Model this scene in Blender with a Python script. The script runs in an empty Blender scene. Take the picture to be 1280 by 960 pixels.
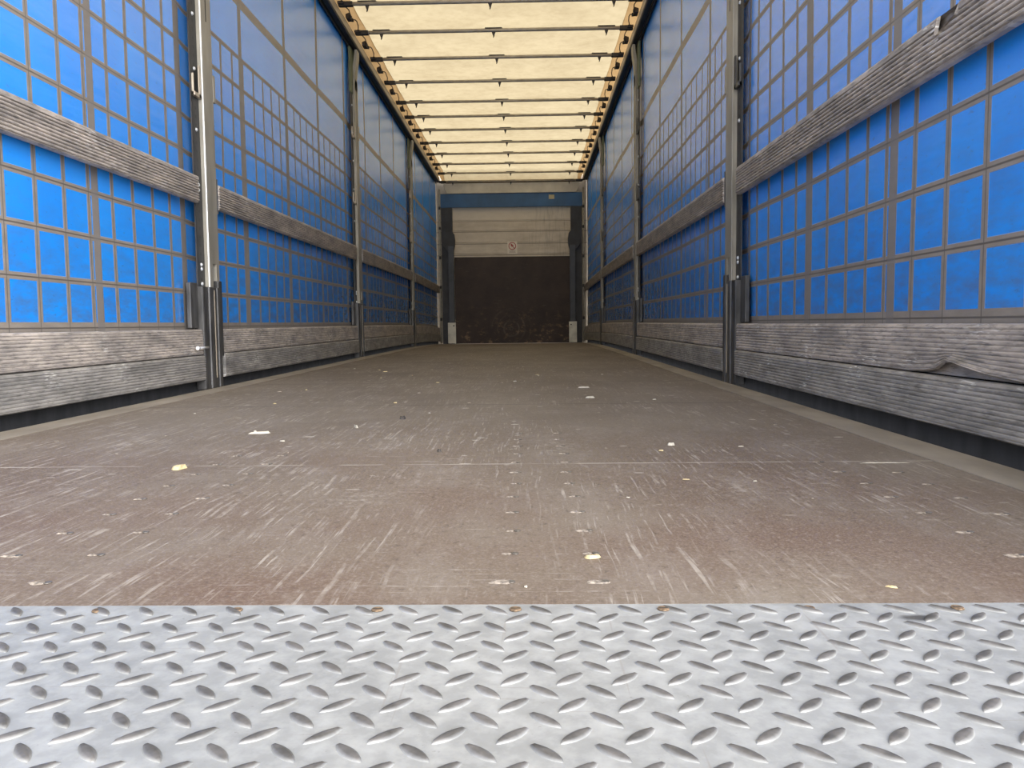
import bpy, math, random
import numpy as np

SC = bpy.context.scene
COL = SC.collection
rnd = random.Random(7)

# ------------------------------------------------------------------ camera
F_PX, YAW, PITCH, ROLL = 995.72, 0.0223, 0.0686, -0.0110
CAM = (0.2869, 0.0, 0.2671)
cd = bpy.data.cameras.new('camera')
cam = bpy.data.objects.new('camera', cd)
COL.objects.link(cam)
from mathutils import Matrix, Vector
fw = Vector((-math.sin(YAW) * math.cos(PITCH), math.cos(YAW) * math.cos(PITCH), -math.sin(PITCH)))
r0 = Vector((math.cos(YAW), math.sin(YAW), 0)); u0 = r0.cross(fw)
rr = r0 * math.cos(ROLL) + u0 * math.sin(ROLL)
uu = -r0 * math.sin(ROLL) + u0 * math.cos(ROLL)
m = Matrix.Identity(4)
for i in range(3):
    m[i][0], m[i][1], m[i][2], m[i][3] = rr[i], uu[i], -fw[i], CAM[i]
cam.matrix_world = m
cd.sensor_fit = 'HORIZONTAL'; cd.sensor_width = 36.0
cd.lens = 36.0 * F_PX / 1280.0
cd.clip_start = 0.02; cd.clip_end = 100
SC.camera = cam

# ------------------------------------------------------------------ light and exposure
SC.view_settings.view_transform = 'Standard'
SC.view_settings.look = 'None'
SC.view_settings.gamma = 1.0
SC.view_settings.use_curve_mapping = False
SC.view_settings.exposure = 0.0
W = bpy.data.worlds.new('sky'); SC.world = W; W.use_nodes = True
wn = W.node_tree.nodes; wn.clear()
wo = wn.new('ShaderNodeOutputWorld'); wb = wn.new('ShaderNodeBackground')
wb.inputs['Color'].default_value = (0.985, 0.985, 1.0, 1)
# hazy sky with a broad bright patch high on the right behind the trailer
wt = wn.new('ShaderNodeTexCoord'); wd = wn.new('ShaderNodeVectorMath'); wd.operation = 'DOT_PRODUCT'
wd.inputs[1].default_value = tuple(Vector((.47, -.76, .31)).normalized())
wp = wn.new('ShaderNodeMath'); wp.operation = 'MAXIMUM'; wp.inputs[1].default_value = 0
wq = wn.new('ShaderNodeMath'); wq.operation = 'POWER'; wq.inputs[1].default_value = 8
wm = wn.new('ShaderNodeMath'); wm.operation = 'MULTIPLY_ADD'; wm.inputs[1].default_value = 17.5; wm.inputs[2].default_value = 2.55
for a, b in ((wt.outputs['Generated'], wd.inputs[0]), (wd.outputs['Value'], wp.inputs[0]), (wp.outputs[0], wq.inputs[0]), (wq.outputs[0], wm.inputs[0]), (wm.outputs[0], wb.inputs['Strength'])):
    W.node_tree.links.new(a, b)
W.node_tree.links.new(wb.outputs[0], wo.inputs[0])
try:
    SC.cycles.max_bounces = 10; SC.cycles.diffuse_bounces = 5
    SC.cycles.use_denoising = True
except Exception:
    pass

# ------------------------------------------------------------------ the trailer's spring (cambered bed)
_ck = np.array([[-1, -.034], [.5, -.024], [1.5, -.017], [3.8, 0], [7.2, .028], [10.6, .050], [12.4, .043], [13.8, .022], [14.6, .006]])
_cp = np.polyfit(_ck[:, 0], _ck[:, 1], 5)
def cz(y, z=0.0):
    k = min(1.0, max(0.0, (2.7 - z) / .8))
    return float(np.polyval(_cp, y)) * k

# ------------------------------------------------------------------ node helpers
class N:
    def __init__(self, name):
        self.mat = bpy.data.materials.new(name); self.mat.use_nodes = True
        self.t = self.mat.node_tree; self.t.nodes.clear()
        self.out = self.t.nodes.new('ShaderNodeOutputMaterial')
    def n(self, kind, **kw):
        nd = self.t.nodes.new(kind)
        for k, v in kw.items():
            setattr(nd, k, v)
        return nd
    def l(self, a, b): self.t.links.new(a, b)
    def put(self, sock, v):
        if isinstance(v, bpy.types.NodeSocket): self.l(v, sock)
        elif isinstance(v, (tuple, list)) and len(v) == 3 and sock.type == 'RGBA': sock.default_value = (*v, 1)
        else: sock.default_value = v
    def math(self, op, a, b=None, c=None, clamp=False):
        nd = self.n('ShaderNodeMath', operation=op, use_clamp=clamp)
        self.put(nd.inputs[0], a)
        if b is not None: self.put(nd.inputs[1], b)
        if c is not None: self.put(nd.inputs[2], c)
        return nd.outputs[0]
    def mix(self, f, a, b, mode='MIX'):
        nd = self.n('ShaderNodeMix', data_type='RGBA', blend_type=mode)
        self.put(nd.inputs[0], f); self.put(nd.inputs[6], a); self.put(nd.inputs[7], b)
        return nd.outputs[2]
    def coord(self, kind='Object'):
        return self.n('ShaderNodeTexCoord').outputs[kind]
    def uv(self, name):
        return self.n('ShaderNodeUVMap', uv_map=name).outputs[0]
    def sep(self, v):
        nd = self.n('ShaderNodeSeparateXYZ'); self.l(v, nd.inputs[0]); return nd.outputs
    def map(self, v, scale=(1, 1, 1), rot=(0, 0, 0), loc=(0, 0, 0)):
        nd = self.n('ShaderNodeMapping'); self.l(v, nd.inputs[0])
        nd.inputs['Scale'].default_value = scale; nd.inputs['Rotation'].default_value = rot; nd.inputs['Location'].default_value = loc
        return nd.outputs[0]
    def noise(self, v, scale, detail=3, rough=.55, dist=0):
        nd = self.n('ShaderNodeTexNoise'); self.l(v, nd.inputs['Vector'])
        nd.inputs['Scale'].default_value = scale; nd.inputs['Detail'].default_value = detail
        nd.inputs['Roughness'].default_value = rough; nd.inputs['Distortion'].default_value = dist
        return nd.outputs[0]
    def ramp(self, f, lo, hi):
        nd = self.n('ShaderNodeMapRange'); self.put(nd.inputs[0], f)
        nd.inputs[1].default_value = lo; nd.inputs[2].default_value = hi
        return nd.outputs[0]
    def bump(self, h, strength, dist):
        nd = self.n('ShaderNodeBump'); self.put(nd.inputs['Height'], h)
        nd.inputs['Strength'].default_value = strength; nd.inputs['Distance'].default_value = dist
        return nd.outputs[0]
    def bsdf(self, col, rough=.6, metal=0., spec=.5, normal=None, ior=None):
        b = self.n('ShaderNodeBsdfPrincipled')
        self.put(b.inputs['Base Color'], col); self.put(b.inputs['Roughness'], rough)
        self.put(b.inputs['Metallic'], metal); self.put(b.inputs['Specular IOR Level'], spec)
        if ior: b.inputs['IOR'].default_value = ior
        if normal is not None: self.l(normal, b.inputs['Normal'])
        return b.outputs[0]
    def done(self, sh):
        self.l(sh, self.out.inputs[0]); return self.mat

def simple(name, col, rough=.6, metal=0., var=.25, scale=12, stretch=(1, 1, 1), spec=.5, bump=0.):
    k = N(name); c = k.coord()
    a = k.noise(k.map(c, stretch), scale, 4)
    f = k.ramp(a, .3, .7)
    dark = tuple(x * (1 - var) for x in col); light = tuple(min(1, x * (1 + var)) for x in col)
    nm = k.bump(a, bump, .002) if bump else None
    return k.done(k.bsdf(k.mix(f, dark, light), rough, metal, spec, nm))

# ------------------------------------------------------------------ materials
def mat_curtain():
    k = N('blue_curtain')
    u, v, _ = k.sep(k.uv('grid'))
    t, _, _ = k.sep(k.uv('strap'))
    c = k.coord()
    def near(x, half, soft=.012):      # 1 on whole numbers, 0 elsewhere
        d = k.math('ABSOLUTE', k.math('SUBTRACT', x, k.math('ROUND', x)))
        nd = k.n('ShaderNodeMapRange'); k.put(nd.inputs[0], d)
        nd.inputs[1].default_value = half; nd.inputs[2].default_value = half + soft
        nd.inputs[3].default_value = 1; nd.inputs[4].default_value = 0
        return nd.outputs[0]
    lowv = k.math('LESS_THAN', v, 9.07)
    thin = k.math('MULTIPLY', near(u, .072), lowv)
    hor = k.math('MULTIPLY', near(v, .066), lowv)
    strap = near(t, .029, .004)
    wide = k.math('LESS_THAN', k.math('ABSOLUTE', k.math('SUBTRACT', v, 10.88)), .17)
    hem = k.math('LESS_THAN', v, .12)
    hem2 = k.math('LESS_THAN', v, -.13)
    core = k.math('MAXIMUM', k.math('MULTIPLY', near(v, .008), lowv), k.math('MULTIPLY', near(u, .006), lowv))
    band = k.math('MAXIMUM', k.math('MAXIMUM', thin, hor), k.math('MAXIMUM', k.math('MAXIMUM', strap, wide), hem))
    n1 = k.noise(c, 3.0, 4); n2 = k.noise(k.map(c, (1, 1, 3)), 9.0, 5, .65); n3 = k.noise(k.map(c, (1, 2.2, 5)), 16.0, 3)
    blue = k.mix(k.ramp(n1, .3, .7), (.005, .27, .90), (.008, .315, .96))
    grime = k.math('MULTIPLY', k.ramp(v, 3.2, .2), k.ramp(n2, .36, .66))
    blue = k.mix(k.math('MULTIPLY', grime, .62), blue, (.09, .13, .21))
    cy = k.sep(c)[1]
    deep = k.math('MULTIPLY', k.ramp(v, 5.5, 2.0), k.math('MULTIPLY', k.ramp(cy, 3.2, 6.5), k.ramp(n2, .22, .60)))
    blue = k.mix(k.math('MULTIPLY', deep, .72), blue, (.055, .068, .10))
    smear = k.ramp(n3, .63, .74)
    blue = k.mix(k.math('MULTIPLY', smear, .45), blue, (.05, .10, .20))
    grey = k.mix(k.ramp(n2, .3, .7), (.20, .17, .14), (.285, .245, .205))
    grey = k.mix(core, grey, (.09, .075, .06))
    grey = k.mix(k.math('MULTIPLY', strap, .6), grey, (.17, .155, .145))
    grey = k.mix(hem2, grey, (.09, .088, .085))
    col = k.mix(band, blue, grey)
    diag = k.noise(k.map(c, (1, 1.2, 5), (0.7, 0, 0)), 2.2, 3)
    hgt = k.math('ADD', k.math('MULTIPLY', band, .25), diag)
    nm = k.bump(hgt, .25, .012)
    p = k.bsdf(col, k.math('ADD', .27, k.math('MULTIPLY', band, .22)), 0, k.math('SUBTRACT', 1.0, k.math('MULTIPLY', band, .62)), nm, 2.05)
    tr = k.n('ShaderNodeBsdfTranslucent'); k.l(k.mix(band, blue, (.0, .0, .0)), tr.inputs[0])
    mx = k.n('ShaderNodeMixShader'); mx.inputs[0].default_value = .03
    k.l(p, mx.inputs[1]); k.l(tr.outputs[0], mx.inputs[2])
    return k.done(mx.outputs[0])

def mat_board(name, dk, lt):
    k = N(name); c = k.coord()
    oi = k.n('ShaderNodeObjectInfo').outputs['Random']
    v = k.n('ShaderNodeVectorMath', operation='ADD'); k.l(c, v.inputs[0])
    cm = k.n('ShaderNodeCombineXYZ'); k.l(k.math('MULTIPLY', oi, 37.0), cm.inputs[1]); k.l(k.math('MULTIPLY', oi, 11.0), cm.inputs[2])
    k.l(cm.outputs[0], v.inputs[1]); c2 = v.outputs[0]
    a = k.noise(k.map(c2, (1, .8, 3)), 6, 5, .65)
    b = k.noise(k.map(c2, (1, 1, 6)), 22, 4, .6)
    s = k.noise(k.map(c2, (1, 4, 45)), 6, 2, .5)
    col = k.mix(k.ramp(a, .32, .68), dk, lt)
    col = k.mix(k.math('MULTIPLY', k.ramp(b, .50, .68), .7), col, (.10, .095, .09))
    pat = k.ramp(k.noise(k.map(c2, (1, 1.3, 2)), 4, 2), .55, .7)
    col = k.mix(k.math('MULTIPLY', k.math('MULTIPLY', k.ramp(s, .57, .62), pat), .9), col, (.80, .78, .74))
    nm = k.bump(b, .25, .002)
    return k.done(k.bsdf(col, .55, .15, .5, nm))

def mat_floor():
    k = N('phenolic_plywood'); c = k.coord(); x, y, z = k.sep(c)
    big = k.noise(k.map(c, (1, .6, 1)), 1.6, 4); mid = k.noise(k.map(c, (1.2, .5, 1)), 7, 5, .65)
    fine = k.noise(c, 260, 2, .7)
    near = k.ramp(y, 2.4, .85)
    col = k.mix(k.ramp(big, .3, .7), (.118, .092, .069), (.176, .145, .110))
    red = k.math('MULTIPLY', near, k.ramp(k.noise(c, 2.1, 2), .30, .62))
    col = k.mix(k.math('MULTIPLY', red, .85), col, (.112, .070, .050))
    col = k.mix(k.math('MULTIPLY', k.ramp(mid, .48, .72), .4), col, (.225, .195, .165))
    # anti slip mesh grain
    col = k.mix(k.math('MULTIPLY', k.ramp(fine, .45, .75), .45), col, (.27, .225, .19))
    grain = k.noise(k.map(c, (1, .55, 1)), 95, 3, .75)
    col = k.mix(k.math('MULTIPLY', k.ramp(grain, .42, .30), .5), col, (.060, .045, .037))
    col = k.mix(k.math('MULTIPLY', k.ramp(grain, .58, .72), .5), col, (.28, .24, .20))
    # scratches run along the bed, a few run across it
    wob = k.n('ShaderNodeVectorMath', operation='ADD'); k.l(c, wob.inputs[0])
    sc = k.n('ShaderNodeVectorMath', operation='SCALE')
    wn_ = k.n('ShaderNodeTexNoise'); k.l(c, wn_.inputs['Vector']); wn_.inputs['Scale'].default_value = 3.0
    k.l(wn_.outputs['Color'], sc.inputs[0]); sc.inputs['Scale'].default_value = .035; k.l(sc.outputs[0], wob.inputs[1])
    w = wob.outputs[0]
    brk = k.ramp(k.noise(k.map(c, (30, 14, 1)), 1.0, 3, .7), .42, .60)
    s1 = k.noise(k.map(w, (75, 2.2, 1), (0, 0, .04)), 1.5, 3, .6)
    m1 = k.ramp(k.noise(k.map(c, (1, .8, 1), (0, 0, 0), (3, 1, 0)), 2.4, 3), .42, .56)
    s2 = k.noise(k.map(w, (120, 5, 1), (0, 0, -.22)), 1.2, 2, .5)
    s4 = k.noise(k.map(w, (90, 3.5, 1), (0, 0, .35)), 1.3, 2, .5)
    s3 = k.noise(k.map(w, (2.2, 80, 1), (0, 0, 0)), 1.7, 2, .5)
    m3 = k.ramp(k.noise(k.map(c, (1, 1, 1), (0, 0, 0), (9, 4, 0)), 2.0, 2), .46, .60)
    lft = k.ramp(x, .35, -.25)
    scr = k.math('MAXIMUM', k.math('MULTIPLY', k.ramp(s1, .57, .64), m1), k.math('MULTIPLY', k.ramp(s2, .63, .68), m1))
    scr = k.math('MAXIMUM', scr, k.math('MULTIPLY', k.ramp(s1, .535, .60), k.math('MULTIPLY', lft, k.ramp(k.noise(c, 3.1, 2), .42, .55))))
    scr = k.math('MAXIMUM', scr, k.math('MULTIPLY', k.ramp(s4, .66, .70), m1))
    scr = k.math('MAXIMUM', scr, k.math('MULTIPLY', k.ramp(s3, .63, .68), m3))
    scr = k.math('MULTIPLY', scr, brk)
    col = k.mix(k.math('MULTIPLY', scr, .72), col, (.34, .30, .255))
    # scuffed patches
    sp = k.math('MULTIPLY', k.ramp(k.noise(k.map(c, (1, .7, 1), (0, 0, 0), (2, 7, 0)), 3.3, 2), .60, .72), k.ramp(k.noise(c, 60, 4, .7), .50, .66))
    col = k.mix(k.math('MULTIPLY', sp, .6), col, (.32, .285, .24))
    # flecks of splintered wood ground into the sheet
    vo = k.n('ShaderNodeTexVoronoi'); k.l(k.map(w, (11, 26, 1)), vo.inputs['Vector']); vo.inputs['Scale'].default_value = 1.0
    cr = k.n('ShaderNodeSeparateColor'); k.l(vo.outputs['Color'], cr.inputs[0])
    fl = k.math('MULTIPLY', k.math('LESS_THAN', vo.outputs['Distance'], k.math('MULTIPLY', cr.outputs[1], .16)), k.math('GREATER_THAN', cr.outputs[0], .62))
    fl = k.math('MULTIPLY', fl, k.ramp(y, 1.0, 2.2))
    col = k.mix(k.math('MULTIPLY', fl, .85), col, (.52, .48, .41))
    # joints between the sheets
    for ys, pale in ((1.664, 1), (2.91, 0), (4.0, 0), (6.1, 0), (8.6, 0), (11.0, 0)):
        d = k.math('ABSOLUTE', k.math('SUBTRACT', y, ys))
        ln = k.math('LESS_THAN', d, .003 if pale else .005)
        brk = k.ramp(k.noise(k.map(c, (3, 1, 1)), 2.5, 3), .40, .55) if pale else .8
        col = k.mix(k.math('MULTIPLY', ln, brk), col, (.36, .32, .27) if pale else (.055, .045, .038))
    nm = k.bump(k.math('ADD', fine, k.math('MULTIPLY', scr, -.5)), .35, .0015)
    return k.done(k.bsdf(col, .62, 0, .20, nm))

def mat_plate():
    k = N('galvanised_steel'); c = k.coord()
    uvh = k.sep(k.uv('rise'))[0]
    a = k.noise(c, 9, 5, .65); b = k.noise(k.map(c, (1, 1, 1), (0, 0, .5)), 40, 4, .65)
    s = k.noise(k.map(c, (3, 90, 1), (0, 0, .55)), 2, 2)
    s2 = k.noise(k.map(c, (60, 2, 1), (0, 0, -.05)), 2, 2)
    col = k.mix(k.ramp(a, .3, .7), (.25, .253, .248), (.345, .347, .338))
    col = k.mix(k.math('MULTIPLY', k.ramp(b, .45, .75), .5), col, (.48, .478, .465))
    col = k.mix(k.math('MULTIPLY', k.ramp(b, .50, .30), .35), col, (.22, .22, .215))
    sc = k.math('MAXIMUM', k.ramp(s, .68, .72), k.ramp(s2, .70, .73))
    col = k.mix(k.math('MULTIPLY', sc, .45), col, (.26, .24, .22))
    worn = k.mix(k.ramp(b, .35, .65), (.030, .026, .023), (.095, .085, .078))
    col = k.mix(k.math('MULTIPLY', uvh, .9), col, worn)
    rg = k.math('ADD', .50, k.math('MULTIPLY', uvh, .06))
    sm = k.n('ShaderNodeVectorMath', operation='LENGTH')
    k.l(k.map(c, (55, 95, 0), (0, 0, 0), (-.668 * 55, -.277 * 95, 0)), sm.inputs[0])
    stain = k.ramp(k.math('ADD', sm.outputs['Value'], k.math('MULTIPLY', k.noise(c, 60, 3), 1.2)), 1.7, 1.1)
    col = k.mix(k.math('MULTIPLY', stain, .85), col, (.05, .045, .04))
    dots = k.ramp(k.noise(c, 120, 3, .7), .68, .76)
    col = k.mix(k.math('MULTIPLY', dots, .5), col, (.14, .125, .11))
    nm = k.bump(b, .2, .001)
    return k.done(k.bsdf(col, rg, k.math('SUBTRACT', .3, k.math('MULTIPLY', uvh, .25)), .5, nm))

def mat_roof(name, col, dark):
    k = N(name); c = k.coord()
    a = k.noise(k.map(c, (1, 1, 1)), 2.3, 5, .6); b = k.noise(c, 11, 4, .6)
    f = k.math('MULTIPLY', k.math('ADD', k.ramp(a, .38, .70), k.ramp(b, .42, .80)), .5)
    cc = k.mix(f, col, dark)
    tr = k.n('ShaderNodeBsdfTranslucent'); k.l(cc, tr.inputs[0])
    df = k.n('ShaderNodeBsdfDiffuse'); k.l(cc, df.inputs[0])
    mx = k.n('ShaderNodeMixShader'); mx.inputs[0].default_value = .22
    k.l(tr.outputs[0], mx.inputs[1]); k.l(df.outputs[0], mx.inputs[2])
    return k.done(mx.outputs[0])

def mat_planks():
    k = N('plank_wall'); c = k.coord(); x, y, z = k.sep(c)
    a = k.noise(k.map(c, (1, 1, 2.5)), 3.2, 5, .65); st = k.noise(k.map(c, (9, 1, 1)), 3, 4, .6)
    col = k.mix(k.ramp(a, .3, .7), (.43, .36, .27), (.60, .52, .41))
    for zs in (1.542, 1.734, 1.939, 2.117):
        ln = k.math('LESS_THAN', k.math('ABSOLUTE', k.math('SUBTRACT', z, zs)), .007)
        col = k.mix(k.math('MULTIPLY', ln, .75), col, (.13, .105, .08))
    col = k.mix(k.math('MULTIPLY', k.ramp(z, 2.11, 2.125), .5), col, (.62, .55, .45))
    col = k.mix(k.math('MULTIPLY', k.ramp(st, .5, .7), k.math('MULTIPLY', k.ramp(x, .1, .6), .55)), col, (.20, .17, .13))
    return k.done(k.bsdf(col, .5, .1))

def mat_kick():
    k = N('dark_plywood'); c = k.coord(); x, y, z = k.sep(c)
    a = k.noise(k.map(c, (1, 1, 1)), 3, 5, .65); b = k.noise(k.map(c, (1, 1, 1.6)), 7, 6, .75)
    s = k.noise(k.map(c, (2, 1, 45)), 3, 2)
    col = k.mix(k.ramp(a, .3, .7), (.030, .020, .017), (.060, .040, .032))
    low = k.ramp(z, .75, .05)
    col = k.mix(k.math('MULTIPLY', k.math('MULTIPLY', k.math('MULTIPLY', k.ramp(b, .54, .62), k.ramp(k.noise(c, 1.7, 2), .30, .52)), low), .9), col, (.24, .15, .085))
    col = k.mix(k.math('MULTIPLY', k.ramp(s, .66, .72), .5), col, (.17, .15, .13))
    # round rub marks
    d = k.n('ShaderNodeVectorMath', operation='LENGTH')
    k.l(k.map(c, (1, 0, 1), (0, 0, 0), (.02, 0, -.28)), d.inputs[0])
    ring = k.math('MULTIPLY', k.ramp(k.math('SINE', k.math('MULTIPLY', d.outputs['Value'], 60)), .55, .95), k.ramp(d.outputs['Value'], .42, .18))
    col = k.mix(k.math('MULTIPLY', k.math('MULTIPLY', ring, k.ramp(a, .4, .6)), .5), col, (.15, .12, .10))
    return k.done(k.bsdf(col, .6, 0, .35))

def mat_perforated():
    k = N('perforated_black'); c = k.coord(); x, y, z = k.sep(c)
    zz = k.math('MULTIPLY', z, 25.0)
    dz = k.math('DIVIDE', k.math('SUBTRACT', zz, k.math('ROUND', zz)), 25.0)
    d = k.math('SQRT', k.math('ADD', k.math('POWER', dz, 2.0), k.math('POWER', k.math('ADD', y, .018), 2.0)))
    hole = k.math('LESS_THAN', d, .0085)
    n = k.ramp(k.noise(k.map(c, (1, 1, .4)), 30, 3), .3, .7)
    col = k.mix(hole, k.mix(n, (.016, .016, .017), (.040, .038, .037)), (.006, .006, .006))
    return k.done(k.bsdf(col, .5, .1, .5))

M = dict(
    perforated=mat_perforated(),
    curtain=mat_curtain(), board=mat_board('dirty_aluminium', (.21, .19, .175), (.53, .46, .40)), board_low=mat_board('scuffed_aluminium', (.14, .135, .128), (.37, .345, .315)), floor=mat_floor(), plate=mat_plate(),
    roof=mat_roof('cream_tarpaulin', (.325, .268, .166), (.235, .185, .108)),
    roof_edge=mat_roof('double_tarpaulin', (.215, .138, .063), (.165, .10, .043)),
    planks=mat_planks(), kick=mat_kick(),
    post=simple('aged_post_alu', (.30, .275, .225), .5, .2, .3, 7, (1, 1, .3)),
    post_edge=simple('bright_edge', (.72, .70, .66), .4, .3, .1, 20),
    black=simple('black_paint', (.022, .022, .024), .5, 0, .5, 20, (1, 1, .3), .5, .2),
    chipped=simple('worn_black_paint', (.05, .048, .046), .45, .1, .7, 26, (1, 1, .25), .5, .3),
    rivet=simple('zinc_rivet', (.70, .72, .74), .35, .4, .1, 30),
    rail=simple('rail_alu', (.44, .37, .28), .45, .35, .25, 6, (1, .3, 1)),
    track=simple('dark_track', (.016, .016, .017), .6, 0, .4, 8),
    strip=simple('edge_strip', (.27, .235, .19), .55, .15, .25, 9, (1, .4, 1)),
    bow=simple('bow_metal', (.36, .31, .24), .45, .15, .2, 10),
    iron=simple('dark_iron', (.030, .026, .024), .6, .2, .4, 14),
    olive=simple('stained_olive', (.10, .115, .06), .6, 0, .4, 8),
    header=simple('cream_beam', (.50, .46, .385), .5, 0, .15, 5),
    band=simple('blue_band', (.020, .085, .20), .5, 0, .25, 3),
    pillar=simple('dark_pillar', (.030, .030, .034), .6, 0, .4, 6),
    pillar2=simple('slate_pillar', (.060, .066, .078), .6, 0, .25, 6),
    guard=simple('pale_guard', (.66, .64, .56), .6, 0, .22, 9),
    tube=simple('pale_tube', (.38, .35, .28), .5, .1, .3, 16),
    patch=simple('pale_patch', (.45, .40, .25), .7, 0, .15, 9),
    sign=simple('sign_white', (.70, .63, .52), .5, 0, .08, 20),
    red=simple('sign_red', (.36, .055, .045), .5, 0, .15, 20),
    ink=simple('sign_ink', (.30, .22, .18), .5, 0, .15, 20),
    wood=simple('splinter_wood', (.44, .35, .19), .7, 0, .2, 90),
    pale=simple('splinter_pale', (.42, .385, .315), .7, 0, .12, 90),
    dirt=simple('dark_crumb', (.05, .042, .036), .8, 0, .4, 90),
    screw=simple('screw_steel', (.13, .115, .10), .5, .5, .4, 300),
    rust=simple('rusty_head', (.17, .115, .07), .6, .3, .5, 300),
    torn=simple('torn_ply', (.25, .21, .17), .8, 0, .6, 140, (1, 1, 1), .3, .4),
)

# ------------------------------------------------------------------ mesh helpers
class G:
    def __init__(s): s.v = []; s.f = []; s.sm = []
    def add(s, vs, fs, smooth=False):
        b = len(s.v); s.v += [tuple(p) for p in vs]
        s.f += [tuple(b + i for i in f) for f in fs]; s.sm += [smooth] * len(fs)
        return s
    def box(s, x0, x1, y0, y1, z0, z1, ny=1):
        x0, x1 = sorted((x0, x1)); vs = []; fs = []
        for j in range(ny + 1):
            y = y0 + (y1 - y0) * j / ny
            vs += [(x0, y, z0), (x1, y, z0), (x1, y, z1), (x0, y, z1)]
        for j in range(ny):
            a, b = 4 * j, 4 * j + 4
            for i in range(4):
                q = (i + 1) % 4
                fs.append((a + i, a + q, b + q, b + i))
        fs.append((3, 2, 1, 0)); e = 4 * ny; fs.append((e, e + 1, e + 2, e + 3))
        return s.add(vs, fs)
    def prism(s, poly, axis, a, b, smooth=False):     # poly: 2D outline in the plane across axis
        def P(p, t):
            return (t, p[0], p[1]) if axis == 0 else (p[0], t, p[1]) if axis == 1 else (p[0], p[1], t)
        n = len(poly); vs = [P(p, a) for p in poly] + [P(p, b) for p in poly]
        fs = [(i, (i + 1) % n, n + (i + 1) % n, n + i) for i in range(n)]
        s.add(vs, fs, smooth); b0 = len(s.v) - 2 * n
        s.f += [tuple(b0 + i for i in reversed(range(n))), tuple(b0 + n + i for i in range(n))]; s.sm += [False, False]
        return s
    def cyl(s, c, axis, r, h, n=12, r2=None):
        pts = [(math.cos(2 * math.pi * i / n), math.sin(2 * math.pi * i / n)) for i in range(n)]
        r2 = r if r2 is None else r2
        def P(p, q, t):
            d = [0, 0, 0]; o = [i for i in range(3) if i != axis]
            d[o[0]] = p[0] * q; d[o[1]] = p[1] * q; d[axis] = t
            return tuple(c[i] + d[i] for i in range(3))
        vs = [P(p, r, 0) for p in pts] + [P(p, r2, h) for p in pts]
        fs = [(i, (i + 1) % n, n + (i + 1) % n, n + i) for i in range(n)]
        s.add(vs, fs, True); b0 = len(s.v) - 2 * n
        s.f += [tuple(b0 + i for i in reversed(range(n))), tuple(b0 + n + i for i in range(n))]; s.sm += [False, False]
        return s
    def tube(s, path, r, n=6):
        vs = []; fs = []
        P = [Vector(p) for p in path]
        for i, p in enumerate(P):
            d = (P[min(i + 1, len(P) - 1)] - P[max(i - 1, 0)]).normalized()
            a = d.orthogonal().normalized() if abs(d.z) > .9 else d.cross(Vector((0, 0, 1))).normalized()
            b = d.cross(a)
            for q in range(n):
                t = 2 * math.pi * q / n
                vs.append(tuple(p + a * r * math.cos(t) + b * r * math.sin(t)))
        for i in range(len(P) - 1):
            for q in range(n):
                fs.append((i * n + q, i * n + (q + 1) % n, (i + 1) * n + (q + 1) % n, (i + 1) * n + q))
        e = (len(P) - 1) * n
        s.add(vs, fs, True)
        b0 = len(s.v) - len(vs)
        s.f += [tuple(b0 + i for i in reversed(range(n))), tuple(b0 + e + i for i in range(n))]; s.sm += [False, False]
        return s

WL = {}
def tag(o, label=None, cat=None, group=None, kind=None):
    if label: o['label'] = label
    if cat: o['category'] = cat
    if group: o['group'] = group
    if kind: o['kind'] = kind
    return o
def obj(name, g, mat, parent=None, origin=None, bevel=0, uvs=None):
    org = Vector(WL[parent.name]) if parent else Vector(origin or (0, 0, 0))
    vs = [(x - org.x, y - org.y, z + cz(y, z) - org.z) for x, y, z in g.v]
    me = bpy.data.meshes.new(name); me.from_pydata(vs, [], g.f); me.update()
    me.polygons.foreach_set('use_smooth', g.sm)
    if uvs:
        for un, vals in uvs.items():
            ly = me.uv_layers.new(name=un)
            for lp in me.loops:
                ly.data[lp.index].uv = vals[lp.vertex_index]
    me.materials.append(M[mat] if isinstance(mat, str) else mat)
    import bmesh
    bm = bmesh.new(); bm.from_mesh(me); bmesh.ops.recalc_face_normals(bm, faces=bm.faces); bm.to_mesh(me); bm.free()
    o = bpy.data.objects.new(name, me); COL.objects.link(o)
    if parent:
        o.parent = parent
    else:
        o.location = org
    WL[o.name] = tuple(org)
    if bevel:
        b = o.modifiers.new('bevel', 'BEVEL'); b.width = bevel; b.segments = 2; b.limit_method = 'ANGLE'
    return o
def thing(name, label, cat, loc, group=None):
    o = bpy.data.objects.new(name, None); COL.objects.link(o); o.empty_display_size = .05
    o.location = (loc[0], loc[1], loc[2] + cz(loc[1], loc[2])); WL[o.name] = tuple(o.location)
    return tag(o, label, cat, group)
def dup(o, dloc, parent=None):
    c = o.copy(); COL.objects.link(c)
    if parent: c.parent = parent
    else: c.location = Vector(o.location) + Vector(dloc)
    for ch in [q for q in bpy.data.objects if q.parent == o]:
        dup(ch, None, c)
    return c
ORD = ['first', 'second', 'third', 'fourth', 'fifth', 'sixth', 'seventh', 'eighth', 'ninth', 'tenth', 'eleventh', 'twelfth', 'thirteenth',
       'fourteenth', 'fifteenth', 'sixteenth', 'seventeenth', 'eighteenth', 'nineteenth', 'twentieth']
def ordw(i):
    if i < 20: return ORD[i]
    tens = {20: 'twenty', 30: 'thirty', 40: 'forty', 50: 'fifty', 60: 'sixty'}
    t, u = (i + 1) // 10 * 10, (i + 1) % 10
    return tens[t] + '-' + ORD[u - 1] if u else {30: 'thirtieth', 40: 'fortieth', 50: 'fiftieth', 60: 'sixtieth'}[t]
SIDE = {-1: 'left', 1: 'right'}
REAR, FRONT = .46, 13.78
PY = [3.80, 7.20, 10.60]
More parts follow.
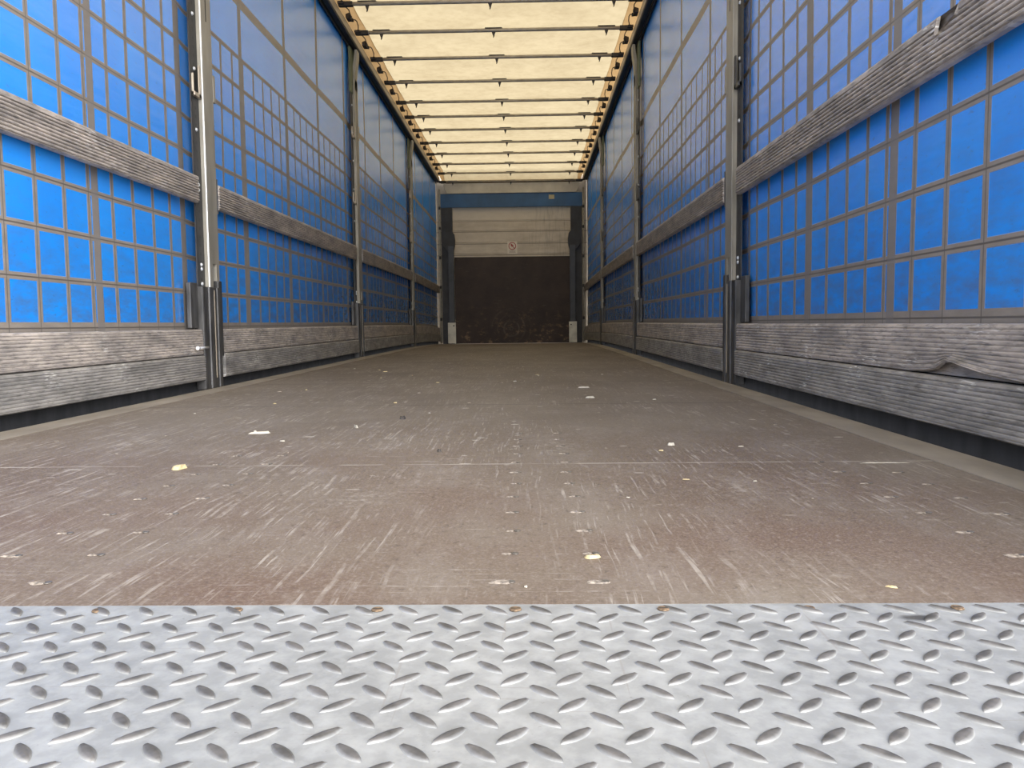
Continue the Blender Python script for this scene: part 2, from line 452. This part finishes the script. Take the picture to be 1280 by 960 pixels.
CH = CAM[2]                     # heights measured from the lens become heights above the bed

# ------------------------------------------------------------------ floor, plate, edge strips
g = G()
ys = np.linspace(.82, FRONT, 60); vs = []; fs = []
for y in ys: vs += [(-1.124, y, 0), (1.124, y, 0), (1.124, y, -.03), (-1.124, y, -.03)]
for j in range(len(ys) - 1):
    a, b = 4 * j, 4 * j + 4
    for i in range(4):
        q = (i + 1) % 4; fs.append((a + i, a + q, b + q, b + i))
fs.append((0, 1, 2, 3)); e = 4 * (len(ys) - 1); fs.append((e, e + 1, e + 2, e + 3))
g.add(vs, fs)
tag(obj('floor', g, 'floor'), 'worn brown plywood floor running to the front wall', 'floor', kind='structure')
for s in (-1, 1):
    g = G()
    g.box(s * 1.1245, s * 1.232, REAR, FRONT, -.03, .0015, 60)
    o = obj('trim_1' if s < 0 else 'trim_2', g, 'strip')
    tag(o, 'pale metal edge strip along the %s side of the brown floor' % SIDE[s], 'edge strip', kind='structure')
    g = G()                                   # unseen plate under the strip, added to block light from below
    g.box(s * 1.20, s * 1.315, REAR, FRONT, -.22, -.135, 60)
    o = obj('light_stop_1' if s < 0 else 'light_stop_2', g, 'track')
    tag(o, 'unseen dark plate added to block light below the %s floor edge' % SIDE[s], 'light stop', kind='structure')

def tread_plate():
    # one sheet with rows of almond shaped studs, turned in alternation
    x0, x1, y0, y1 = -1.124, 1.124, .30, .82
    g = G(); rise = []
    g.box(x0, x1, y0, y1 - .001, -.012, 0, 12); rise += [0] * len(g.v)
    P = .0455
    def stud(cx, cy, ang, L, B, H):
        ca, sa = math.cos(ang), math.sin(ang)
        vs = []; up = []; n = 9
        rows = [(1.0, -.0006, 0), (.80, H * .55, .75), (.52, H * .92, 1), (.0, H, 1)]
        for t in range(n):
            a = -1 + 2 * t / (n - 1)
            w = (1 - a * a) * B
            for q in (-1, -.75, -.42, 0, .42, .75, 1):
                hh = max(0, 1 - abs(q) ** 3.4) * (1 - a ** 8 * .9) * H if abs(q) < 1 and abs(a) < 1 else -.0006
                px, py = a * L, q * w
                vs.append((cx + px * ca - py * sa, cy + px * sa + py * ca, hh)); up.append(min(1, max(0, hh / H) * 1.15) if hh > 0 else 0)
        fs = [(t * 7 + q, (t + 1) * 7 + q, (t + 1) * 7 + q + 1, t * 7 + q + 1) for t in range(n - 1) for q in range(6)]
        g.add(vs, fs, True); rise.extend(up)
    for i in range(-32, 20):
        for j in range(-6, 7):
            for cx, cy, a in ((.296 + P * i, .5275 + P * j, -45), (.318 + P * i, .5505 + P * j, 43)):
                if x0 + .02 < cx < x1 - .02 and y0 + .015 < cy < y1 - .006:
                    stud(cx, cy, math.radians(a + rnd.uniform(-2, 2)), .0172, .0060, .0022)
    o = obj('tread_plate', g, 'plate', origin=(0, .5, 0), uvs={'rise': [(r, 0) for r in rise]})
    o.location.z = 0
    return tag(o, 'pale galvanised tread plate with raised almond studs at the rear sill', 'tread plate')
tread_plate()

# ------------------------------------------------------------------ side curtains
KT = {-1: [2.3855, 2.548, 2.715, 2.872, 3.042, 3.20, 3.37, 3.527, 3.69, 3.85, 4.015, 4.177, 4.338, 4.50, 4.67, 4.83, 4.98, 5.142, 5.31, 5.48, 5.636,
           5.80, 5.953, 6.11, 6.271, 6.45, 6.62, 6.79],
      1: [1.798, 1.963, 2.126, 2.293, 2.4206, 2.576, 2.75, 2.91, 3.07, 3.23, 3.397, 3.558, 3.72, 3.885, 4.05, 4.23, 4.384, 4.579, 4.716, 4.873, 5.016,
          5.193, 5.356, 5.515, 5.667, 5.83, 6.017, 6.16, 6.313]}
KS = {-1: [.5, 1.3, 2.1, 2.918, 3.66, 4.465, 5.283, 6.116, 6.973, 7.83, 8.66, 9.51, 10.45, 11.3, 12.1, 12.95, 13.8],
      1: [.5, 1.35, 2.25, 2.94, 3.70, 4.517, 5.335, 6.166, 7.054, 7.85, 8.665, 9.467, 10.224, 11.05, 11.9, 12.75, 13.6]}
def curtain(s):
    kt = list(KT[s]); ki = list(range(len(kt)))
    while kt[-1] < 14: kt.append(kt[-1] + .163); ki.append(ki[-1] + 1)
    while kt[0] > .2: kt.insert(0, kt[0] - .163); ki.insert(0, ki[0] - 1)
    yy = np.append(np.arange(REAR, FRONT - .03, .04), 13.815); zz = [.16, .25, .30, .42, .6, .8, 1.0, 1.2, 1.4, 1.6, 1.8, 2.0, 2.2, 2.45, 2.75, 2.82]
    vs = []; uv1 = []; uv2 = []
    for y in yy:
        for z in zz:
            d = 0
            for p in PY:
                d += .020 * math.exp(-((y - p - .02) / .11) ** 2)
            d += .004 * math.sin(y * 2.1 + z * 1.3 + s) + .0025 * math.sin(y * 5.3 - z * 2.2)
            d *= min(1, max(.2, (2.9 - z)))
            vs.append((s * (1.294 + d), y, z))
            uv1.append((float(np.interp(y, kt, ki)), (z - CH - .030) / .1628))
            uv2.append((float(np.interp(y, KS[s], range(len(KS[s])))), 0))
    n = len(zz)
    fs = [(a * n + b, (a + 1) * n + b, (a + 1) * n + b + 1, a * n + b + 1) for a in range(len(yy) - 1) for b in range(n - 1)]
    t = thing('side_curtain', 'blue tarpaulin curtain with grey grid of straps closing the %s side' % SIDE[s], 'curtain', (s * 1.29, REAR, 0))
    g = G().add(vs, fs, True)
    o = obj('curtain_sheet', g, 'curtain', t, uvs={'grid': uv1, 'strap': uv2})
    sd = o.modifiers.new('thickness', 'SOLIDIFY'); sd.thickness = .002; sd.offset = 0
    g = G(); g.box(s * 1.290, s * 1.294, REAR, 13.815, -.20, .165, 60)
    h = obj('hem', g, simple('grey_hem', (.022, .022, .023), .8, 0, .3, 5, (1, 3, 1), .08), t)
    h['label'] = 'grey weighted bottom hem'
    return t
for s in (-1, 1): curtain(s)

# ------------------------------------------------------------------ side boards
def board(name, label, group, s, y0, y1, z0, z1, ridges, top_plain, amp, inset=0., defect=None, step=.30, mat='board'):
    # hollow ribbed plank: ribbed inner skin, flat back, bevelled top and bottom
    H = z1 - z0; prof = []                 # (depth outward from inner face, z) inner skin from bottom to top
    prof.append((.010, z0)); prof.append((.002, z0 + .004))
    rz0, rz1 = z0 + .007, z1 - top_plain; w = (rz1 - rz0) / ridges
    for r in range(ridges):
        b = rz0 + r * w
        prof += [(amp, b + w * .05), (amp * .16, b + w * .24), (0, b + w * .5), (amp * .16, b + w * .76), (amp, b + w * .95)]
    prof += [(.0005, rz1 + .002), (.0005, z1 - .008), (.004, z1 - .002), (.010, z1)]
    nf = len(prof)
    prof += [(.0105, z1), (.024, z1), (.026, z1 - .003), (.026, z0 + .003), (.024, z0)]
    n = len(prof)
    if defect:
        a, b = defect['range']
        cols = sorted(set(np.round(np.concatenate([np.arange(y0, y1, step), np.arange(a, b, .004), [y1]]), 4)))
    else:
        cols = list(np.linspace(y0, y1, max(2, int((y1 - y0) / step) + 2)))
    X = 1.235 + inset
    vs = []
    for y in cols:
        for i, (d, z) in enumerate(prof):
            x = X + d
            if defect and i < nf:
                x, z = defect['fn'](y, x, z)
            vs.append((s * x, y, z))
    fs = []
    for j in range(len(cols) - 1):
        for i in range(n):
            q = (i + 1) % n
            if defect and 'cut' in defect and i == nf - 1 and defect['cut'](.5 * (cols[j] + cols[j + 1])): continue
            if defect and 'cutlow' in defect and i == n - 1 and defect['cutlow'](.5 * (cols[j] + cols[j + 1])): continue
            fs.append((j * n + i, j * n + q, (j + 1) * n + q, (j + 1) * n + i))
    e = (len(cols) - 1) * n
    fs += [tuple(range(n)), tuple(e + i for i in range(n))]
    g = G().add(vs, fs)
    o = obj(name, g, mat, origin=(s * (X + .013), .5 * (y0 + y1), z0 + cz(.5 * (y0 + y1))))
    return tag(o, label, 'side board', group)

def torn_fn(y, x, z):
    lim = np.interp(y, [1.820, 1.825, 1.850, 1.880, 1.902, 1.914, 1.920], [2, .964, .957, .950, .944, .950, 2])
    if z > lim:
        return x - .003 - .006 * min(1, (z - lim) / .04), float(lim)
    if z > lim - .010: return x - .003 * (z - lim + .010) / .010, z
    return x, z
def dent_fn(y, x, z):
    z0, hh = .164, .060
    up = np.interp(y, [1.50, 1.56, 1.68, 1.757, 1.800, 1.819, 1.826, 1.856, 1.896, 1.953, 2.03], [0, .002, .011, .024, .033, .037, .031, .030, .013, .005, 0])
    if z > z0 + hh: return x, z
    t = (z - z0) / hh
    curl = (.024 if y < 1.822 else .008) * up / .037
    return x - curl * (1 - t) ** 2, z0 + up + (z - z0) * (hh - up) / hh

BAY = ['nearest the camera', 'past the first post', 'past the second post', 'next to the front wall']
for s in (-1, 1):
    for b in range(4):
        y0 = REAR + .05 if b == 0 else PY[b - 1] + .16
        y1 = PY[b] - .088 if b < 3 else FRONT - .10
        S = SIDE[s]
        dm = dl = None; extra = extram = ''
        if s > 0 and b == 0:
            dm = dict(range=(1.80, 1.94), fn=torn_fn, cut=lambda y: 1.822 < y < 1.918)
            dl = dict(range=(1.50, 2.04), fn=dent_fn, cutlow=lambda y: 1.60 < y < 1.98)
            extram = ' with a torn hole in its top edge'; extra = ' with a bent curled lower lip'
        board('side_board', '%s ribbed aluminium waist board%s, %s' % (S, extram, BAY[b]), 'waist boards on the %s curtain' % S, s, y0, y1, (.870), .993, 8, .021, .0068, 0, dm)
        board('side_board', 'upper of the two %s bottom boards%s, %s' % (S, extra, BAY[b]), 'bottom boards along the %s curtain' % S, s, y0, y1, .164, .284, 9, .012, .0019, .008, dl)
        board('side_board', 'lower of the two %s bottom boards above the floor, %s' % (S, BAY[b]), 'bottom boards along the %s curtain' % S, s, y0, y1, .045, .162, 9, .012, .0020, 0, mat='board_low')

# ------------------------------------------------------------------ side posts
def side_post(s, k):
    y = PY[k]; S = SIDE[s]
    t = thing('side_post', '%s %s metal side post with black foot, %s from the camera' % (ORD[k], S, ORD[k]) if False else
              '%s metal side post with black foot sleeve, %s' % (S, ['nearest the camera', 'midway down the trailer', 'nearest the front wall'][k]), 'side post', (s * 1.26, y, 0), 'side posts')
    X = lambda d: s * d
    # upright: shallow channel with a central groove on the aisle face
    def col(z0, z1, lean=0):
        g = G()
        poly = [(1.282, .025), (1.252, .025), (1.246, .031), (1.246, .146), (1.252, .152), (1.282, .152)]
        g.prism([(X(a), y + b) for a, b in poly], 2, z0, z1)
        return g
    # slotted low end: two cheeks beside a black slot
    g = col(.60, 2.50)
    g.prism([(X(a), y + b) for a, b in [(1.282, .025), (1.252, .025), (1.246, .031), (1.246, .066), (1.282, .066)]], 2, .485, .60)
    g.prism([(X(a), y + b) for a, b in [(1.282, .112), (1.246, .112), (1.246, .146), (1.252, .152), (1.282, .152)]], 2, .475, .60)
    obj('upright', g, 'post', t)
    g = G().box(X(1.2445), X(1.252), y + .020, y + .030, .485, 2.50)
    gs = G().box(X(1.2445), X(1.2458), y + .082, y + .090, 1.75, 2.45)
    obj('groove', gs, 'iron', t)
    e = obj('edge_bead', g, 'post_edge' if k == 0 and s < 0 else 'post', t, bevel=.002)
    if k == 0 and s < 0: e['label'] = 'bright bead down the near edge'
    # perforated strip
    g = G().box(X(1.268), X(1.274), y - .062, y + .022, .30, 2.42)
    ps = obj('hole_strip', g, 'perforated', t)
    for zz in (.50, .57, .59, .94, .965, 1.22, 1.50, 1.75, 2.0, 2.25):
        g = G().cyl((X(1.268), y - .018, zz), 0, .010, -s * .006, 10, .006)
        obj('rivet', g, 'rivet', ps)
    # foot sleeve
    g = G()
    poly = [(1.283, -.085), (1.240, -.085), (1.236, -.080), (1.236, -.030), (1.228, -.026), (1.228, .028), (1.236, .032), (1.236, .070), (1.229, .073), (1.229, .104), (1.234, .110), (1.283, .110)]
    g.prism([(X(a), y + b) for a, b in poly], 2, .0015, .485)
    sl = obj('foot_sleeve', g, 'chipped', t, bevel=.002)
    g = G().box(X(1.2265), X(1.2285), y + .022, y + .030, .05, .47)
    obj('sleeve_edge', g, 'rail', sl)
    g = G().box(X(1.262), X(1.283), y - .165, y - .087, .290, .50)
    pk = obj('board_pocket', g, 'chipped', t, bevel=.003)
    g = G().box(X(1.240), X(1.282), y + .111, y + .157, .15, .52)
    obj('board_pocket', g, 'chipped', t, bevel=.003)
    # waist board pocket and the empty higher pockets
    g = G().box(X(1.243), X(1.282), y + .1525, y + .158, .85, 1.02)
    obj('board_pocket', g, 'black', t, bevel=.002)
    for z0 in (1.37,) + ((1.95,) if k else ()):
        g = G().box(X(1.252), X(1.2675), y - .055, y + .019, z0, z0 + .018).box(X(1.252), X(1.257), y - .004, y + .019, z0, z0 + .15).box(X(1.2575), X(1.2675), y - .055, y - .047, z0, z0 + .10)
        obj('board_pocket', g, 'rail' if s < 0 else 'chipped', t, bevel=.001)
        g = G().box(X(1.246), X(1.275), y + .153, y + .178, z0 + .02, z0 + .15)
        obj('board_pocket', g, 'post', t, bevel=.002)
    # head: curved hanger reaching to the rail roller
    g = G()
    side = [(1.262, 2.40), (1.246, 2.40), (1.246, 2.50), (1.242, 2.56), (1.228, 2.66), (1.222, 2.72), (1.222, 2.765), (1.245, 2.765), (1.248, 2.72), (1.258, 2.66), (1.268, 2.56), (1.270, 2.50)]
    g.prism([(X(a), b) for a, b in side], 1, y + .035, y + .135)
    obj('head_hanger', g, 'post', t, bevel=.003)
    g = G().box(X(1.262), X(1.280), y - .065, y + .12, 2.36, 2.76)
    hp = obj('head_plate', g, 'olive', t, bevel=.003)
    hp['label'] = 'green stained plate behind the hanger'
    if s < 0 and k == 0:
        g = G().cyl((-1.2245, y - .195, .199), 1, .006, .115, 8)
        g.cyl((-1.2245, y - .200, .199), 1, .009, .012, 8)
        o = obj('locking_pin', g, 'rivet', t)
        o['label'] = 'bright locking pin lying against the bottom board'
    return t
for s in (-1, 1):
    for k in range(3): side_post(s, k)

# ------------------------------------------------------------------ roof: rails, tarpaulin, bows
ZR = 2.52 + CH                          # underside of the roof rail
for s in (-1, 1):
    t = thing('roof_rail', 'dark grey roof rail along the %s upper edge' % SIDE[s], 'roof rail', (s * 1.25, REAR, ZR))
    g = G().box(s * 1.2157, s * 1.31, REAR, FRONT - .02, ZR + .004, ZR + .070, 4)
    obj('rail_beam', g, 'rail', t, bevel=.004)
    g = G().box(s * 1.222, s * 1.262, REAR, FRONT - .02, ZR - .010, ZR + .004, 4).box(s * 1.270, s * 1.278, REAR, FRONT - .02, ZR - .03, ZR + .004, 4).box(s * 1.30, s * 1.31, REAR, FRONT - .02, ZR - .07, ZR + .004, 4)
    obj('runner_track', g, 'track', t)
ZT = 2.66 + CH
def roof():
    vs = []; fs = []; xs = np.linspace(-1.134, 1.134, 13); yy = np.concatenate([np.linspace(REAR, 13.50, 120), np.linspace(13.54, FRONT, 6)])
    drop = lambda y: -.125 * max(0, (y - 13.50) / (FRONT - 13.50))
    for y in yy:
        for x in xs:
            vs.append((x, y, ZT + drop(y) + .006 * math.sin(y * 8.9) * (1 - (x / 1.2) ** 4)))
    n = len(xs)
    fs = [(a * n + b, (a + 1) * n + b, (a + 1) * n + b + 1, a * n + b + 1) for a in range(len(yy) - 1) for b in range(n - 1)]
    o = obj('ceiling', G().add(vs, fs, True), 'roof', origin=(0, 7, ZT))
    tag(o, 'cream translucent tarpaulin roof stretched over the bows', 'roof', kind='structure')
    for s in (-1, 1):
        vs = []
        for y in yy:
            w = .006 * math.sin(y * 8.9) + drop(y)
            for x, z in ((1.130, ZT + w - .002), (1.175, ZT - .012 + w), (1.225, ZT - .035), (1.255, ZT - .068), (1.30, ZT - .07)):
                vs.append((s * x, y, z))
        fs = [(a * 5 + b, (a + 1) * 5 + b, (a + 1) * 5 + b + 1, a * 5 + b + 1) for a in range(len(yy) - 1) for b in range(4)]
        e = obj('edge_band', G().add(vs, fs, True), 'roof_edge', o)
        e['label'] = 'tan doubled %s edge of the roof' % SIDE[s]
roof()
ZB = 2.612 + CH
BOWS = [5.84, 6.54, 7.16, 7.85, 8.58, 9.32, 9.95, 10.60, 11.32, 12.03, 12.76, 13.50]
def bow(y):
    t = thing('roof_bow', 'x', 'roof bow', (0, y, ZB), 'roof bows')
    g = G(); pr = [(-.015, -.006), (-.009, -.014), (.009, -.014), (.015, -.006), (.015, .007), (.009, .013), (-.009, .013), (-.015, .007)]
    g.prism([(y + a, ZB + b) for a, b in pr], 0, -1.135, 1.135, True)
    obj('bow_tube', g, 'bow', t)
    for s in (-1, 1):
        g = G().box(s * 1.10, s * 1.2155, y - .020, y + .020, ZB - .020, ZB + .016).box(s * 1.165, s * 1.2155, y - .045, y + .045, ZB - .012, ZB + .010)
        obj('end_bracket', g, 'iron', t, bevel=.004)
    for hx in (-.985, 0, .985):
        g = G().box(hx - .075, hx + .075, y - .019, y + .019, ZB + .0115, ZB + .0180)
        p = obj('hook', g, 'iron', t)
        g = G().prism([(hx - .017, ZB - .013), (hx + .017, ZB - .013), (hx + .008, ZB - .040), (hx + .003, ZB - .058), (hx - .006, ZB - .064), (hx - .004, ZB - .05), (hx - .009, ZB - .038)], 1, y - .006, y + .006)
        obj('hook_tongue', g, 'iron', p)
    return t
b0 = bow(BOWS[0])
for i, y in enumerate(BOWS + [13.68]):
    o = b0 if i == 0 else dup(b0, (0, y - BOWS[0], 0 if i < len(BOWS) else -.108))
    o['label'] = 'dark roof bow crossing the cream roof, %s counted from the front wall' % ORD[len(BOWS) - i]
def hinge(s, ya, yb):
    ym = ya + (yb - ya) * .47
    t = thing('folding_link', 'x', 'roof link', (s * 1.19, ym, ZB), 'folding roof links')
    g = G().box(s * 1.178, s * 1.2155, ym - .045, ym + .045, ZB - .014, ZB + .030).box(s * 1.168, s * 1.185, ym - .06, ym - .03, ZB - .010, ZB + .012).box(s * 1.168, s * 1.185, ym + .03, ym + .06, ZB - .010, ZB + .012)
    obj('hinge_block', g, 'iron', t, bevel=.003)
    pa = [(s * 1.185, ya + .047, ZB + .004), (s * 1.172, ya + .10, ZB + .010), (s * 1.166, ym - .14, ZB + .012), (s * 1.172, ym - .07, ZB + .008), (s * 1.178, ym - .046, ZB + .006)]
    pb = [(s * 1.178, ym + .046, ZB + .004), (s * 1.158, ym + .062, ZB + .010), (s * 1.154, ym + .11, ZB + .014), (s * 1.162, yb - .13, ZB + .012), (s * 1.176, yb - .06, ZB + .006), (s * 1.185, yb - .046, ZB + .004)]
    g = G().tube(pa, .0045).tube(pb, .0045)
    obj('wire', g, 'iron', t)
    return t
for s in (-1, 1):
    for i in range(len(BOWS) - 1):
        o = hinge(s, BOWS[i], BOWS[i + 1])
        o['label'] = 'dark folding link with wires on the %s roof rail, %s from the front wall' % (SIDE[s], ORD[len(BOWS) - 2 - i])

# ------------------------------------------------------------------ front wall
YF = 13.80
g = G()
seams = [1.484, 1.542, 1.734, 1.939, 2.117, 2.345]
for a, b in zip(seams[:-1], seams[1:]):
    g.box(-1.02, 1.035, YF, YF + .03, a + .003, b - .003)
g.box(-1.34, 1.34, YF + .02, YF + .05, -.2, 2.95)
tag(obj('wall_front', g, 'planks', origin=(0, YF, 0)), 'front wall of pale weathered horizontal planks above the dark panel', 'wall', kind='structure')
g = G().box(-.985, 1.015, YF - .022, YF - .001, .004, 1.487)
tag(obj('kick_panel', g, 'kick', origin=(0, YF - .01, 0), bevel=.003), 'scuffed dark brown plywood panel on the lower front wall', 'panel')
# header beam with mitred ends
g = G().prism([(-1.150, 2.742), (1.165, 2.742), (1.150, 2.65), (1.10, 2.572), (-1.09, 2.572), (-1.135, 2.65)], 1, YF - .10, YF - .02)
tag(obj('header_beam', g, 'header', origin=(0, YF - .06, 2.57), bevel=.005), 'cream header beam under the front end of the roof', 'beam')
g = G().box(-1.19, 1.20, YF - .11, YF - .10, 2.744, 2.765).box(-1.215, 1.215, YF - .06, YF - .05, 2.765, ZT - .125)
tag(obj('roof_end_flap', g, 'roof_edge', origin=(0, YF - .08, 2.75)), 'tan roof flap closing the gap above the cream header beam', 'flap')
t = thing('header_band', 'blue tarpaulin band across the front wall under the cream beam', 'band', (0, YF - .06, 2.34))
g = G().prism([(-1.205, 2.572), (1.205, 2.572), (1.205, 2.335), (1.04, 2.335), (-1.015, 2.335), (-1.205, 2.335)], 1, YF - .075, YF - .06)
obj('band_sheet', g, 'band', t)
g = G().box(.640, .735, YF - .0775, YF - .0755, 2.462, 2.535)
obj('patch', g, 'patch', t)['label'] = 'small pale square patch'
for s in (-1, 1):
    S = SIDE[s]; X = lambda d: s * d
    t = thing('corner_pillar', 'dark %s corner pillar with pale foot guard at the front wall' % S, 'pillar', (s * 1.08, YF - .15, 0))
    g = G().box(X(1.01), X(1.195), YF - .10, YF - .001, .002, 2.33)
    obj('pillar_back', g, 'pillar', t)
    g = G().box(X(.985), X(1.08), YF - .17, YF - .101, .002, 1.66)
    obj('pillar_face', g, 'pillar2', t, bevel=.006)
    g = G().prism([(X(.985), 1.58), (X(1.10), 1.58), (X(1.19), 1.70), (X(1.19), 1.90), (X(1.02), 1.92), (X(.970), 1.86), (X(.957), 1.76), (X(.965), 1.66)], 1, YF - .16, YF - .102)
    obj('pillar_knuckle', g, 'pillar', t, bevel=.006)
    g = G().box(X(.965), X(1.10), YF - .19, YF - .172, .010, .363)
    gd = obj('foot_guard', g, 'guard', t, bevel=.004)
    g = G().cyl((X(1.000), YF - .190, .31), 1, .012, -.003, 10)
    obj('bolt', g, 'iron', gd)
    # curtain tensioner tube
    t = thing('tensioner_tube', 'pale upright tensioner tube at the front end of the %s curtain' % S, 'tube', (s * 1.222, YF - .09, 0))
    g = G().cyl((X(1.222), YF - .09, .012), 2, .012, 2.64, 10)
    obj('tube_body', g, 'tube', t)
    for zz in (.40, .95, 1.45, 1.95, 2.3):
        g = G().cyl((X(1.222), YF - .09, zz), 2, .018, .05, 10)
        obj('collar', g, 'pillar', t)
# prohibition sign
t = thing('prohibition_sign', 'small pale prohibition sign with red ring on the front planks', 'sign', (.010, YF - .004, 1.54))
g = G().box(-.074, .094, YF - .005, YF - .0005, 1.538, 1.748)
obj('sign_plate', g, 'sign', t)
ring = G(); n = 28; cx_, cz_ = .010, 1.668
vs = []
for i in range(n):
    a = 2 * math.pi * i / n
    for rad, yy in ((.052, YF - .0055), (.066, YF - .0055), (.066, YF - .0075), (.052, YF - .0075)):
        vs.append((cx_ + rad * math.cos(a), yy, cz_ + rad * math.sin(a)))
fs = [(i * 4 + q, ((i + 1) % n) * 4 + q, ((i + 1) % n) * 4 + (q + 1) % 4, i * 4 + (q + 1) % 4) for i in range(n) for q in range(4)]
ring.add(vs, fs)
ring.prism([(cx_ + .036, cz_ - .046), (cx_ + .046, cz_ - .036), (cx_ - .002, cz_ + .006), (cx_ - .010, cz_ - .002)], 1, YF - .0075, YF - .0055)
obj('red_ring', ring, 'red', t)
g = G().cyl((cx_ - .012, YF - .0055, cz_ + .022), 1, .016, -.002, 12)
g.prism([(cx_ - .022, cz_ + .012), (cx_ + .006, cz_ + .020), (cx_ + .030, cz_ + .006), (cx_ + .012, cz_ - .004), (cx_ - .004, cz_ - .010), (cx_ - .018, cz_ - .006)], 1, YF - .0075, YF - .0055)
obj('pictogram', g, 'red', t)
g = G()
for i, w in enumerate((.058, .050, .056)):
    g.box(cx_ - w, cx_ + w, YF - .0065, YF - .0055, 1.588 - i * .016, 1.594 - i * .016)
obj('text_lines', g, 'ink', t)

# ------------------------------------------------------------------ screws in the bed
def blob(g, cx, cy, r, h, n=10, z=0, stretch=1.5, seed=0):
    q = random.Random(seed); ring = []
    for i in range(n):
        a = 2 * math.pi * i / n; k = q.uniform(.62, 1.1)
        ring.append((cx + r * stretch * k * math.cos(a), cy + r * k * math.sin(a)))
    vs = [(x, y, z) for x, y in ring] + [(cx + (x - cx) * .6, cy + (y - cy) * .6, z + h * q.uniform(.6, 1.2)) for x, y in ring] + [(cx, cy, z + h)]
    fs = [(i, (i + 1) % n, n + (i + 1) % n, n + i) for i in range(n)] + [(n + i, n + (i + 1) % n, 2 * n) for i in range(n)]
    g.add(vs, fs)
ROWS = [(-.377, 1.004, 'outer row of left pair', 8), (-.272, .894, 'inner row of left pair', 9), (.264, .891, 'left row of middle pair', 12),
        (.3675, .891, 'right row of middle pair', 12), (.896, .985, 'inner row of right pair', 7), (1.000, 1.199, 'outer row of right pair', 5)]
for ri, (x, y, nm, cnt) in enumerate(ROWS):
    for i in range(cnt):
        yy = y + i * .1125; jx = x + rnd.uniform(-.004, .004)
        t = thing('floor_screw', 'floor screw in torn plywood, %s from the plate, %s' % (ORD[i], nm), 'screw', (jx, yy, 0), 'floor screws, ' + nm)
        g = G().cyl((jx, yy, .0002), 2, .0046, .0012, 12)
        obj('screw_head', g, 'screw', t)
        g = G(); k = rnd.uniform(.55, 1.1) * (1.15 if i == 0 else .85)
        blob(g, jx - .010, yy - .001, .0075 * k, .0012, 11, .0002, 1.9, ri * 50 + i)
        obj('torn_fibre', g, 'torn', t)

for i, x in enumerate((-.165, -.02, .127, .270, .422, .570, .720)):
    g = G().cyl((x, .803, .0004), 2, .0066, .0014, 14, .0058)
    o = obj('plate_screw', g, 'rust', origin=(x, .803, cz(.803)))
    tag(o, 'rusty screw head along the floor edge of the tread plate, %s from the left' % ORD[i], 'screw', 'rusty screws in the tread plate')
    g = G().box(x - .0045, x + .0045, .8023, .8037, .0018, .0020)
    obj('slot', g, 'iron', o)

# ------------------------------------------------------------------ loose bits on the bed
def chip(name, label, cat, x, y, L, B, H, ang, mat, seed, group=None):
    q = random.Random(seed); ca, sa = math.cos(ang), math.sin(ang); n = 9
    ring = []
    for i in range(n):
        a = 2 * math.pi * i / n; k = q.uniform(.42, 1.12)
        px, py = L * .5 * k * math.cos(a), B * .5 * k * math.sin(a)
        ring.append((x + px * ca - py * sa, y + px * sa + py * ca))
    z0 = .0004
    vs = [(a, b, z0) for a, b in ring] + [(x + (a - x) * .75, y + (b - y) * .75, z0 + H * q.uniform(.5, 1.2)) for a, b in ring]
    fs = [(i, (i + 1) % n, n + (i + 1) % n, n + i) for i in range(n)] + [tuple(n + i for i in range(n)), tuple(reversed(range(n)))]
    g = G().add(vs, fs)
    return tag(obj(name, g, mat, origin=(x, y, cz(y))), label, cat, group)
chip('wood_chip', 'yellow torn wood flake on the left of the floor near the first joint', 'wood chip', -.446, 1.628, .040, .030, .008, .2, 'wood', 1)
chip('wood_chip', 'yellow wood flake lying over the screws right of the middle', 'wood chip', .363, .984, .021, .016, .004, .1, 'wood', 2)
chip('wood_splinter', 'long pale splinter on the left of the floor', 'splinter', -.456, 2.167, .085, .014, .005, .25, 'pale', 3)
chip('wood_chip', 'large pale chip on the right half of the bare floor', 'wood chip', .623, 1.905, .026, .022, .006, 0, 'pale', 4)
chip('wood_splinter', 'pale splinter far out just right of the middle screws', 'splinter', .525, 3.133, .040, .030, .006, 0, 'pale', 5)
chip('wood_splinter', 'thin pale splinter further out right of the middle', 'splinter', .53, 3.62, .060, .016, .006, 0, 'pale', 6)
chip('dark_crumb', 'dark crumb left of the middle, the farther of two', 'crumb', -.111, 2.476, .028, .026, .010, .3, 'dirt', 7)
chip('dark_crumb', 'dark crumb left of the middle, the nearer of two', 'crumb', .075, 1.831, .016, .015, .006, .3, 'dirt', 8)
chip('wood_chip', 'curled pale chip left of the dark crumb', 'wood chip', -.216, 2.278, .012, .040, .008, .4, 'pale', 9)
chip('wood_splinter', 'long pale sliver lying in the joint at the right', 'splinter', 1.020, 1.640, .120, .0045, .0012, 0, 'pale', 10)
chip('wood_chip', 'tiny pale chip just in front of the middle screw pair', 'wood chip', .2805, .873, .0050, .0055, .002, 0, 'pale', 11)
chip('wood_splinter', 'thin straw coloured splinter at the lower right near the tread plate', 'splinter', .682, .868, .019, .004, .002, -.5, 'wood', 12)
pts = []
while len(pts) < 44:
    y = 1.25 + 4.2 * rnd.random() ** 1.25; x = rnd.uniform(-.9, 1.05)
    if abs(x - .3) < .12 and y < 2.2: continue
    pts.append((y, x))
pts.sort()
for i, (y, x) in enumerate(pts):
    k = rnd.uniform(.4, 1.0) * (.5 + .12 * y)
    chip('wood_chip', 'small pale wood chip on the brown floor, %s from the tread plate' % ordw(i), 'wood chip', x, y,
         .020 * k * rnd.uniform(.7, 1.8), .010 * k, .0035 * k, rnd.uniform(-.5, .5), rnd.choice(['pale', 'wood', 'torn']), 100 + i, 'wood chips strewn on the floor')
